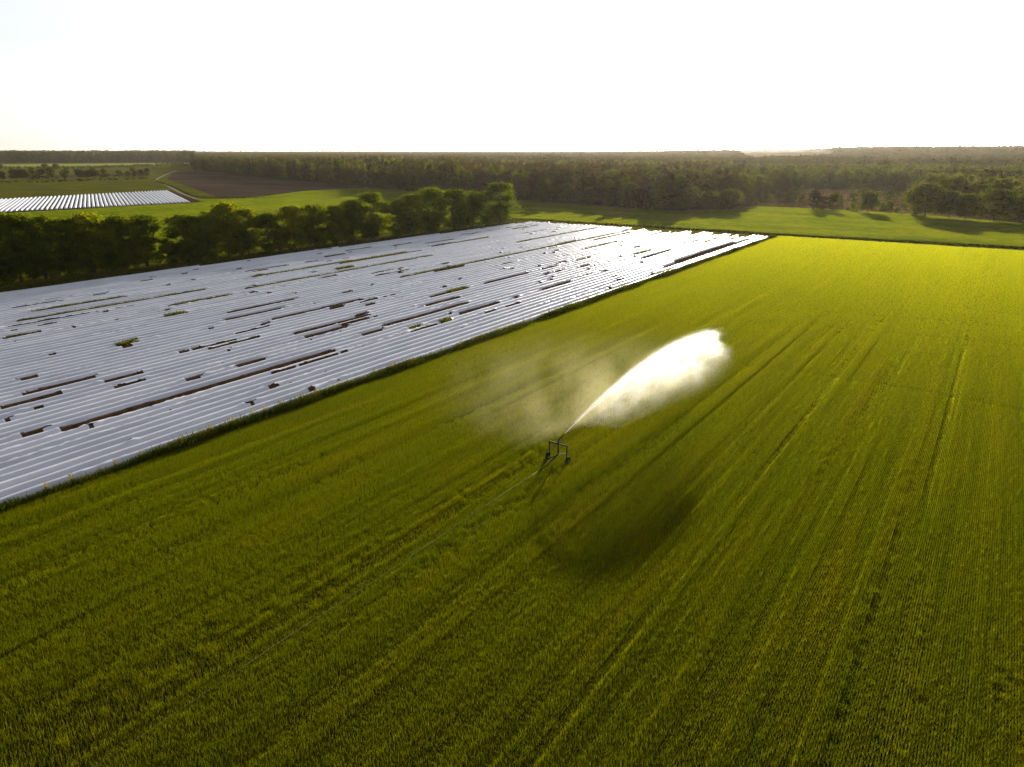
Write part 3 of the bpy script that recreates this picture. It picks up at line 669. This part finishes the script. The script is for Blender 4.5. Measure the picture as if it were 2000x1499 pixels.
# ---- woods: the nearest trees one by one, everything behind as one mass
FB = [(-500, 322), (0, 319.5), (372, 316.8), (380, 334), (470, 344), (560, 353), (650, 361), (760, 371), (860, 384), (1000, 392), (1150, 402), (1300, 413.5),
      (1440, 411), (1470, 393), (1500, 383), (1600, 373), (1700, 372), (1785, 376), (1825, 408), (1900, 420), (2000, 431), (2400, 462)]
fbx = np.array([p[0] for p in FB], float); fby = np.array([p[1] for p in FB], float)
def wooded(X, Y):
    px, py = proj(X, Y, 0.0); f = -X * math.sin(YAW) + Y * math.cos(YAW)
    ok = (f > 50) & (px > -450) & (px < 2350) & (py < np.interp(px, fbx, fby) + (2.6 * vnoise2(X / 16, Y / 16, 41) + 1.8 * vnoise2(X / 6, Y / 6, 42) - 1.5) * (px > 700))
    # a heath clearing in the hazy middle distance
    ok &= ~inpoly(X, Y, [tuple(at(*p)) for p in ((1470, 325), (1640, 319), (1620, 309), (1560, 303), (1420, 303), (1440, 312))])
    return ok
def grid(r0, r1, s, r):
    gx, gy = np.meshgrid(np.arange(-r1, r1, s), np.arange(0, r1, s)); gx = gx.ravel(); gy = gy.ravel()
    gx = gx + r.uniform(-.42, .42, len(gx)) * s; gy = gy + r.uniform(-.42, .42, len(gy)) * s
    d = np.hypot(gx, gy); k = (d >= r0) & (d < r1); gx = gx[k]; gy = gy[k]; k = wooded(gx, gy); return gx[k], gy[k]
r = np.random.default_rng(33)
X1, Y1 = grid(280, 900, 5.2, r)
D1 = np.hypot(X1, Y1)
# nearest ones in front of everything
px, py = proj(X1, Y1, 0); front = np.interp(px, fbx, fby) - py
score = D1 + front * 30
inp = (px > -10) & (px < 2010)
order = np.argsort(np.where(inp, score, 1e9))[:175]
single = np.zeros(len(X1), bool); single[order] = True
def kind_of(px, X, Y, r):
    n = len(px); nz = vnoise2(X / 35, Y / 35, 8) + r.normal(0, .45, n)
    pfrac = np.where(px < 1450, -.35, .55)
    return nz > pfrac                            # True: pine
pine = kind_of(px, X1, Y1, r) & ((front > 3) | (r.random(len(X1)) < .25))
hz1 = np.where(px < 1450, 13.5, 11.0) * (1 + .2 * vnoise2(X1 / 24, Y1 / 24, 6)) * r.uniform(.68, 1.15, len(X1))
hz1 = np.where(px < 900, hz1 * 1.18, hz1)
def lab_for(x, p):
    if x < 560: s_ = 'behind the ploughed brown field'
    elif x < 1000: s_ = 'behind the row of hedge trees'
    elif x < 1440: s_ = 'casting its shadow on the far green strip'
    elif x < 1700: s_ = 'behind the left part of the reddish heath'
    else: s_ = 'behind the big oaks on the right'
    return ('dark pine in the wood edge ' if p else 'leafy tree in the wood edge ') + s_
for j in np.nonzero(single)[0]:
    src = pine_src[j % 5] if pine[j] else edge_src[j % 4]
    lab = lab_for(px[j], pine[j])
    plant_tree(src, X1[j], Y1[j], hz1[j], r.uniform(6, 9), lab, lab.replace('dark pine', 'dark pines').replace('leafy tree', 'leafy trees'))
def woods(name, X, Y, h, wd, protos_p, protos_l, pine, label):
    n = len(X); npn = len(protos_p)
    idx = np.where(pine, r.integers(0, npn, n), npn + r.integers(0, len(protos_l), n))
    P = np.stack([X, Y, hillz(X, Y) * (np.hypot(X, Y) > 1000)], 1)
    return scatter(name, P, idx, r.uniform(0, 6.28, n), np.stack([wd, wd, h], 1), protos_p + protos_l, label)
def unit(kind, mat, seed, nc, n_per, size):
    """a tree of height 1 and width 1, crown and trunk in one source mesh"""
    q = np.random.default_rng(seed); C, Rr = crown_clumps(kind, 10, 7, q, nc); V, Fc = leaves(C, Rr, n_per, size, q, flat=.8); V[:, 2] = np.maximum(V[:, 2], .02)
    tv, tf = tube([(0, 0, 0), (0, 0, 7)], [.16, .08], 5, False); n0 = len(V)
    V = np.concatenate([V, np.array(tv)]); Fc = np.concatenate([Fc, np.array(tf) + n0]); V = V / np.array((7, 7, 10))
    mi = np.zeros(len(Fc)); mi[-len(tf):] = 1
    return mesh('woodland_source', V, Fc, [mat, M['bark']], mi=mi)
up = [unit('pine', M['leaf_pine'], 700 + i, 26, 70, .52) for i in range(4)]; ul = [unit('edge', M['leaf_oak'], 710 + i, 28, 70, .52) for i in range(3)] + [unit('birch', M['leaf_birch'], 715, 24, 60, .5)]
k = ~single
woods('near_woods', X1[k], Y1[k], hz1[k], r.uniform(4.5, 12.5, k.sum()), up, ul, pine[k], 'dense woodland stretching behind the wood edge')
fp = [unit('pine', M['leaf_far'], 730 + i, 16, 26, 1.2) for i in range(3)]; fl = [unit('edge', M['leaf_far'], 740 + i, 16, 26, 1.2) for i in range(3)]
XA = []; YA = []; HA = []; WA = []
for (a, b, s_, wd) in ((900, 1900, 8, 9), (1900, 3600, 14, 15), (3600, 8000, 34, 36)):
    gx, gy = grid(a, b, s_, r); q, _ = proj(gx, gy, 0)
    hh = np.where(q < 380, 21, 15.5) * (1 + .15 * vnoise2(gx / 60, gy / 60, 6)) * r.uniform(.75, 1.12, len(gx))
    if a >= 1900: hh = hh * 1.05
    # open land between the far woods
    cl = vnoise2(gx / 330, gy / 330, 15)
    kk = (cl > -.45) | (np.hypot(gx, gy) < 2000) | (r.random(len(gx)) < .15)
    XA.append(gx[kk]); YA.append(gy[kk]); HA.append(hh[kk]); WA.append(wd * r.uniform(.8, 1.25, kk.sum()))
XA = np.concatenate(XA); YA = np.concatenate(YA); HA = np.concatenate(HA); WA = np.concatenate(WA)
woods('far_woods', XA, YA, HA, WA, fp, fl, r.random(len(XA)) < .6, 'far woods fading toward the hazy horizon')
print('trees', len(X1), len(XA))
# rounded leafy trees standing out in front of the woods above the far crop strip
EDG = [(1015, 392.5, 340, 15), (1062, 397, 351, 12), (1104, 400, 360, 12), (1150, 402, 366, 11), (1192, 404, 361, 14), (1236, 407, 366, 14), (1292, 411, 374, 12), (1343, 413, 367, 15), (1384, 412, 373, 12), (1424, 412, 370, 14), (1466, 403, 382, 9)]
for k_, (qx, by, top, wd) in enumerate(EDG):
    p = at(qx, by); h = height_for(p[0], p[1], top)
    plant_tree((oak_src + edge_src)[k_ % 7], p[0], p[1], h, wd, '%s rounded tree from the left before the woods, above the far green strip' % ordinal(k_ + 1), 'rounded trees before the woods')
# single bushes standing about the heath
hb = [(r.uniform(1450, 1810), r.uniform(378, 414)) for _ in range(46)]
for k_, (qx, qy) in enumerate(hb):
    if qy > np.interp(qx, [1440, 1480, 1650, 1800], [407, 401, 408, 418]): continue
    p = at(qx, qy); dark = k_ % 3 != 0
    plant_tree((edge_src if dark else birch_src)[k_ % 3], p[0], p[1], r.uniform(2.2, 6.5), r.uniform(3, 8), 'dark rounded bush scattered on the reddish heath' if dark else 'pale green sapling scattered on the reddish heath',
               'dark bushes on the heath' if dark else 'pale saplings on the heath', name='heath_shrub')
# low heather and scrub on the heath
hp = [tuple(at(*p)) for p in ((1445, 408), (1480, 403), (1650, 409), (1800, 419), (2000, 434), (1930, 407), (1850, 388), (1700, 376), (1600, 377), (1500, 387), (1460, 396))]
gx = r.uniform(-200, 60, 9000); gy = r.uniform(300, 520, 9000); k = inpoly(gx, gy, hp); gx = gx[k]; gy = gy[k]; k = r.random(len(gx)) < .3 + .5 * (vnoise2(gx / 12, gy / 12, 4) > 0)
gx = gx[k]; gy = gy[k]; n = len(gx)
M['heather'] = leafmat('heather', [(0.3, (0.085, 0.045, 0.022)), (0.5, (0.13, 0.085, 0.035)), (0.7, (0.11, 0.10, 0.03))], (1.5, 1.3, .8), .1, spec=0)
hs = [unit('bush', M['heather'], 760 + i, 10, 20, 1.1) for i in range(3)]
scatter('heather', np.stack([gx, gy, np.zeros(n)], 1), r.integers(0, 3, n), r.uniform(0, 6, n), np.stack([r.uniform(1, 3.4, n)] * 2 + [r.uniform(.4, 1.5, n) ** 1.5], 1), hs, 'reddish heather and scrub covering the heath')

# ------------------------------------------------------------------ grass verge and tall weeds between ridges and crop
n = 90000
yy = rng.uniform(2, 228, n); xx = XL - .15 + rng.normal(0, .33, n) * (1 + .5 * vnoise(yy, 12, 3.0)) + .1 * vnoise(yy, 14, 1.3) + .12 * vnoise(yy, 2, 6)
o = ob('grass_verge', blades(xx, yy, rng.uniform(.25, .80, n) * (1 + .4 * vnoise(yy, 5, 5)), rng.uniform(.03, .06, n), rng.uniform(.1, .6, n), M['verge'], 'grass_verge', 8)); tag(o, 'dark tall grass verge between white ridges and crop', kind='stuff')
n = 16000
yy = rng.uniform(30, 232, n); xx = np.interp(yy, [30, 232], [-154, -147]) + rng.normal(0, 2.2, n)
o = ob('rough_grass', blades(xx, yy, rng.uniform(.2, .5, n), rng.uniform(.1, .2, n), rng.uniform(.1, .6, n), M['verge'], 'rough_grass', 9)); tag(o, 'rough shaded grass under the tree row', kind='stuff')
def weed_mesh(seed):
    q = np.random.default_rng(seed); P = []; C = []
    for j in range(6):
        a = q.uniform(0, 6.28); l = q.uniform(.1, .3); h = q.uniform(.8, 1.35)
        p2 = (math.cos(a) * l, math.sin(a) * l, h); P.append(tube([(0, 0, 0), (p2[0] * .4, p2[1] * .4, h * .5), p2], [.012, .009, .005], 4)); C.append(p2); C.append((p2[0] * .6, p2[1] * .6, h * .7))
    C = np.array(C); V, Fc = leaves(C, np.full(len(C), .13), 16, .07, q)
    st = mesh('stem', *join(P), M['weed']); fl_ = mesh('flowers', V, Fc, M['flower'])
    C2 = C * np.array((.6, .6, .4)); V, Fc = leaves(C2, np.full(len(C2), .16), 12, .12, q); lf = mesh('leaves', V, Fc, M['weed'])
    return st, fl_, lf
wm = [weed_mesh(900 + i) for i in range(3)]
nw = 0
for yv in np.concatenate([np.cumsum(rng.uniform(.8, 3.6, 62)) + 20]):
    a, b, c = wm[nw % 3]; e = empty('flowering_weed', (XL - .45 + rng.normal(0, .25), yv, .02)); s_ = rng.uniform(.65, 1.05); e.scale = (s_, s_, s_); e.rotation_euler = (0, 0, rng.uniform(0, 6))
    for nm, me in (('stem', a), ('flowers', b), ('leaves', c)): ob(nm, me, e)
    tag(e, 'thin yellow flowering weed standing on the verge in front of the nearest white ridge', 'weed', 'yellow flowering weeds along the verge'); nw += 1

# heap of dead branches at the end of the tree row
hp_ = at(975, 437); P = []
for j in range(70):
    a = rng.uniform(0, math.pi); l = rng.uniform(.6, 2.2); c = np.array((hp_[0] + rng.normal(0, 5), hp_[1] + rng.normal(0, 1.2), rng.uniform(.1, .9)))
    d = np.array((math.cos(a) * l, math.sin(a) * l, rng.normal(0, .25))); P.append(tube([tuple(c - d), tuple(c + rng.normal(0, .1, 3)), tuple(c + d)], [.03, .05, .02], 4))
o = ob('brush_heap', mesh('brush_heap', *join(P), M['brush'])); tag(o, 'heap of grey dead branches at the foot of the rightmost row tree', 'brush heap')

# ------------------------------------------------------------------ irrigation cart
CX, CY = -27.65, 47.95
cart = empty('sprinkler_cart', (CX, CY, 0)); tag(cart, 'dark wheeled irrigation cart with tall frame and spraying gun standing in the crop', 'sprinkler cart')
XLg, XRg, ZB = -.86, .84, 1.62
def part(name, geo, mat, parent=cart, smooth=False): return ob(name, mesh(name, geo[0], geo[1], mat, smooth), parent)
def bar(a, b, w_=.06, h_=None):
    h_ = h_ or w_; a = Vector(a); b = Vector(b); d = (b - a).normalized(); s_ = d.cross(Vector((0, 0, 1)))
    if s_.length < 1e-3: s_ = Vector((1, 0, 0))
    s_.normalize(); t = d.cross(s_); V = []
    for p in (a, b):
        for i, j in ((-1, -1), (1, -1), (1, 1), (-1, 1)): V.append(tuple(p + s_ * i * w_ / 2 + t * j * h_ / 2))
    return V, [(3, 2, 1, 0), (4, 5, 6, 7), (0, 1, 5, 4), (1, 2, 6, 5), (2, 3, 7, 6), (3, 0, 4, 7)]
part('top_beam', join([bar((XLg - .05, 0, ZB), (XRg + .05, 0, ZB), .10, .10), bar((XLg, 0, ZB + .052), (XRg, 0, ZB + .052), .14, .01)]), M['steel'])
for xs in (XLg, XRg):
    part('leg', join([bar((xs, 0, ZB - .051), (xs, 0, .30), .075), bar((xs - .07, -.02, .30), (xs + .07, -.02, .30), .05)]), M['steel'])
    sg = 1 if xs > 0 else -1; wx = xs + sg * .13
    def ring(x0, x1, r0, r1, n=22):
        V = []; Fc = []
        for k_ in range(n):
            t = 2 * math.pi * k_ / n; c, s_ = math.cos(t), math.sin(t)
            for x, rr in ((x0, r0), (x0 + .02, r1), (x1 - .02, r1), (x1, r0)): V.append((wx + x, rr * c, .31 + rr * s_))
        for k_ in range(n):
            q = (k_ + 1) % n
            for j in range(4): Fc.append((k_ * 4 + j, k_ * 4 + (j + 1) % 4, q * 4 + (j + 1) % 4, q * 4 + j))
        return V, Fc
    wh = part('wheel', ring(-.09, .09, .20, .31), M['rubber'], smooth=False)
    sp = [bar((wx, 0, .31), (wx, math.cos(t) * .20, .31 + math.sin(t) * .20), .03) for t in np.arange(0, 6.28, 6.2832 / 6)]
    part('rim', join([ring(-.06, .06, .17, .198), tube([(wx - .09, 0, .31), (wx + .09, 0, .31)], [.045, .045], 10)] + sp), M['galv'], wh)
part('brace', join([bar((XLg + .35, 0, ZB - .06), (XLg + .04, 0, .75), .05), bar((XRg - .04, -.03, .98), (.03, -.03, .72), .04), bar((XRg - .04, .05, .90), (.03, .05, .64), .04)]), M['galv'])
part('mast', join([tube([(0, 0, .62), (0, 0, 1.5), (0, 0, 1.9)], [.065, .065, .06], 10), tube([(0, 0, 1.70), (0, 0, 1.76)], [.12, .12], 12), tube([(0, 0, 1.82), (0, 0, 1.88)], [.10, .10], 12)]), M['steel'])
JA = R(8.7); jd = Vector((math.sin(JA), math.cos(JA), 0)); gt = Vector((0, 0, 1.95)); g1 = gt + jd * .35 + Vector((0, 0, .13)); g2 = gt + jd * .80 + Vector((0, 0, .31))
gun = part('spray_gun', join([tube([(0, 0, 1.86), tuple(gt), tuple(g1), tuple(g2)], [.065, .065, .05, .026], 10), tube([tuple(g2 - (g2 - g1) * .12), tuple(g2 + (g2 - g1) * .04)], [.045, .04], 10)]), M['steel'])
part('drive_arm', join([bar(tuple(gt + Vector((-.02, 0, .06))), tuple(gt + Vector((-.30, .25, .22))), .035), bar(tuple(gt + Vector((-.30, .25, .22))), tuple(gt + Vector((-.08, .45, .24))), .03), tube([(-.30, .25, .14), (-.30, .25, .28)], [.05, .05], 8)]), M['galv'], gun)
part('drawbar', join([tube([(0, 0, .66), (-.05, -.5, .52), (-.12, -1.4, .30), (-.18, -2.6, .16)], [.07, .06, .06, .055], 10), bar((0, -.05, .62), (XLg + .1, -.9, .24), .05)]), M['steel'])
part('rear_skid', join([bar((XLg + .1, -.9, .22), (-.3, -1.3, .12), .08, .05), tube([(-.16, -2.3, .2), (-.19, -2.75, .15)], [.09, .09], 10)]), M['steel'])
hz_ = [(CX - .19, CY - 2.75, .16)] + [(CX - .21 + .07 * float(vnoise(y, 3, 9)) , y, .20 + .04 * float(vnoise(y, 6, 5))) for y in np.arange(CY - 4, -8, -1.2)]
o = ob('water_hose', mesh('water_hose', *tube(hz_, [.028] * len(hz_), 7), M['hose'], True)); tag(o, 'long thin tan hose trailing from the sprinkler cart through the crop', 'hose')

# ------------------------------------------------------------------ water: stream, spray curtain, drifting mist
G0 = np.array((CX, CY, 0)) + np.array(g2)
A1 = .40; A2 = -.0104
def zj(d): return G0[2] + A1 * d + A2 * d * d
wm_, nt, out = newmat('water_stream')
pr = nt.nodes.new('ShaderNodeBsdfPrincipled'); pr.inputs['Base Color'].default_value = (.9, .92, .95, 1); pr.inputs['Roughness'].default_value = .25
tr = nt.nodes.new('ShaderNodeBsdfTranslucent'); tr.inputs[0].default_value = (.95, .95, .95, 1); ms = nt.nodes.new('ShaderNodeMixShader'); ms.inputs[0].default_value = .6
nt.links.new(pr.outputs[0], ms.inputs[1]); nt.links.new(tr.outputs[0], ms.inputs[2]); nt.links.new(ms.outputs[0], out.inputs[0])
dd = np.arange(0, 8.01, .4)
pts = [(G0[0] + jd.x * d, G0[1] + jd.y * d, zj(d)) for d in dd]
o = ob('water_jet', mesh('water_jet', *tube(pts, [.022 + .004 * d for d in dd], 8), wm_, True)); tag(o, 'thin white jet of water shooting from the spray gun', 'water jet')

def volume(name, label, hull, dens_fn, color, aniso):
    m, nt, out = newmat(name + '_droplets')
    tc = nt.nodes.new('ShaderNodeTexCoord'); sp = nt.nodes.new('ShaderNodeSeparateXYZ'); nt.links.new(tc.outputs['Object'], sp.inputs[0])
    d = dens_fn(nt, tc.outputs['Object'], E(nt, sp.outputs[1]), E(nt, sp.outputs[0]), E(nt, sp.outputs[2]))
    pv_ = nt.nodes.new('ShaderNodeVolumePrincipled'); pv_.inputs['Color'].default_value = (*color, 1); pv_.inputs['Anisotropy'].default_value = aniso
    nt.links.new(d.v, pv_.inputs['Density']); nt.links.new(pv_.outputs[0], out.inputs['Volume'])
    o = ob(name, mesh(name, *hull, m)); o.location = (G0[0], G0[1], 0); o.rotation_euler = (0, 0, -JA); tag(o, label, kind='stuff'); return o
def hull_of(sections):
    """sections: (d, s0, s1, z0, z1) along the local Y axis"""
    V = []; Fc = []
    for (d, s0, s1, z0, z1) in sections:
        for t in range(12):
            a = 2 * math.pi * t / 12; cx_ = (s0 + s1) / 2; cz = (z0 + z1) / 2
            V.append((cx_ + math.cos(a) * (s1 - s0) / 2, d, cz + math.sin(a) * (z1 - z0) / 2))
    n = len(sections)
    for i in range(n - 1):
        for k_ in range(12): Fc.append((i * 12 + k_, (i + 1) * 12 + k_, (i + 1) * 12 + (k_ + 1) % 12, i * 12 + (k_ + 1) % 12))
    Fc.append(tuple(range(12))); Fc.append(tuple(range((n - 1) * 12, n * 12))[::-1]); return V, Fc
secs = []
for d in (1.5, 3, 5, 8, 12, 16, 20, 24, 27, 29.5, 31):
    wd = .25 + .13 * d; top = zj(d) + .3 + .04 * d; lo = max(.1, zj(d) * (1 - d / 9)) if d < 9 else .1
    secs.append((d, -wd * 1.3, wd * .9, lo - .3 if d < 9 else .05, top))
def spray_d(nt, vec, y, x, z):
    top = G0[2] + y * A1 + y * y * A2
    n1 = E(nt, noise(nt, vec, .9, 5, .68, (1, .45, .8))); n2 = E(nt, noise(nt, vec, .32, 2, .5, (1, 1, 1.6)))
    dz = z - top
    sg = y * .016 + .05
    core = ((dz * dz + x * x) / (sg * sg * -2.0)).exp()
    h = (z / top).mx(0.0)
    wl_ = y * .042 + .12; xs = x + (1 - h) * (y * .05)
    lat = ((xs * xs) / (wl_ * wl_ * -2.0)).exp()
    curt = lat * (dz * -1.0).step(-.1, .5) * (h.pw(1.4) * 1.0 + .10) * y.step(1.0, 8.5)
    end = 1 - (y + (n2 - .5) * 11 + (n1 - .5) * 5 + (h - .8).ab() * 1.5).step(23.5, 27.5)
    return (core * 1.1 * (n1 + .5) + curt * (h.pw(2.0) * .20 + .09) * (n1.step(.30, .68) * 1.5 + .12)) * end
volume('water_spray', 'bright white backlit spray of water arching from the cart over the crop', hull_of(secs), spray_d, (1, .985, .95), .72)
msec = [(-6, -9, -7, .3, 1.5), (-3, -15, -1, .1, 4), (2, -20, .5, .05, 6.5), (8, -22, 1.5, .05, 8), (14, -20, 2.5, .05, 8.5), (20, -14, 2, .05, 8.5), (25, -6, 1, .5, 8), (27, -3, -1, 2, 6)]
def mist_d(nt, vec, y, x, z):
    n1 = E(nt, noise(nt, vec, .28, 4, .6, (1, 1, .5))); n2 = E(nt, noise(nt, vec, 1.2, 3, .6))
    s_ = x * -1.0
    near = (s_ * -.33).mn(0.3).exp() * (1 - z.step(1.0, 3.6)) * (1 - y.step(1.5, 10.0)) * y.step(-4.0, 1.0) * 1.0
    wide = (s_ * -.10).mn(0.0).exp() * n1.step(.40, .72) * (1 - z.step(2.5, 8.0)) * (1 - y.step(14.0, 26.0)) * y.step(-5.0, 3.0)
    side = (1 - s_.step(13.0, 21.0)) * (1 - x.step(.4, 1.6))
    return (near * .040 * (n2 + .3) + wide * .030) * side
volume('drifting_mist', 'faint pale mist drifting left of the spray over the crop', hull_of(msec), mist_d, (1, .91, .58), .72)

# ------------------------------------------------------------------ haze
hm, nt, out = newmat('haze')
pv_ = nt.nodes.new('ShaderNodeVolumePrincipled'); pv_.inputs['Color'].default_value = (1, .91, .80, 1); pv_.inputs['Density'].default_value = .000024; pv_.inputs['Anisotropy'].default_value = .58
nt.links.new(pv_.outputs[0], out.inputs['Volume'])
S_ = 15500
V = [(x, y, z) for z in (-2, 78) for x, y in ((-S_, -S_), (S_, -S_), (S_, S_), (-S_, S_))]
o = ob('haze', mesh('haze', V, [(3, 2, 1, 0), (4, 5, 6, 7), (0, 1, 5, 4), (1, 2, 6, 5), (2, 3, 7, 6), (3, 0, 4, 7)], hm)); o['kind'] = 'stuff'
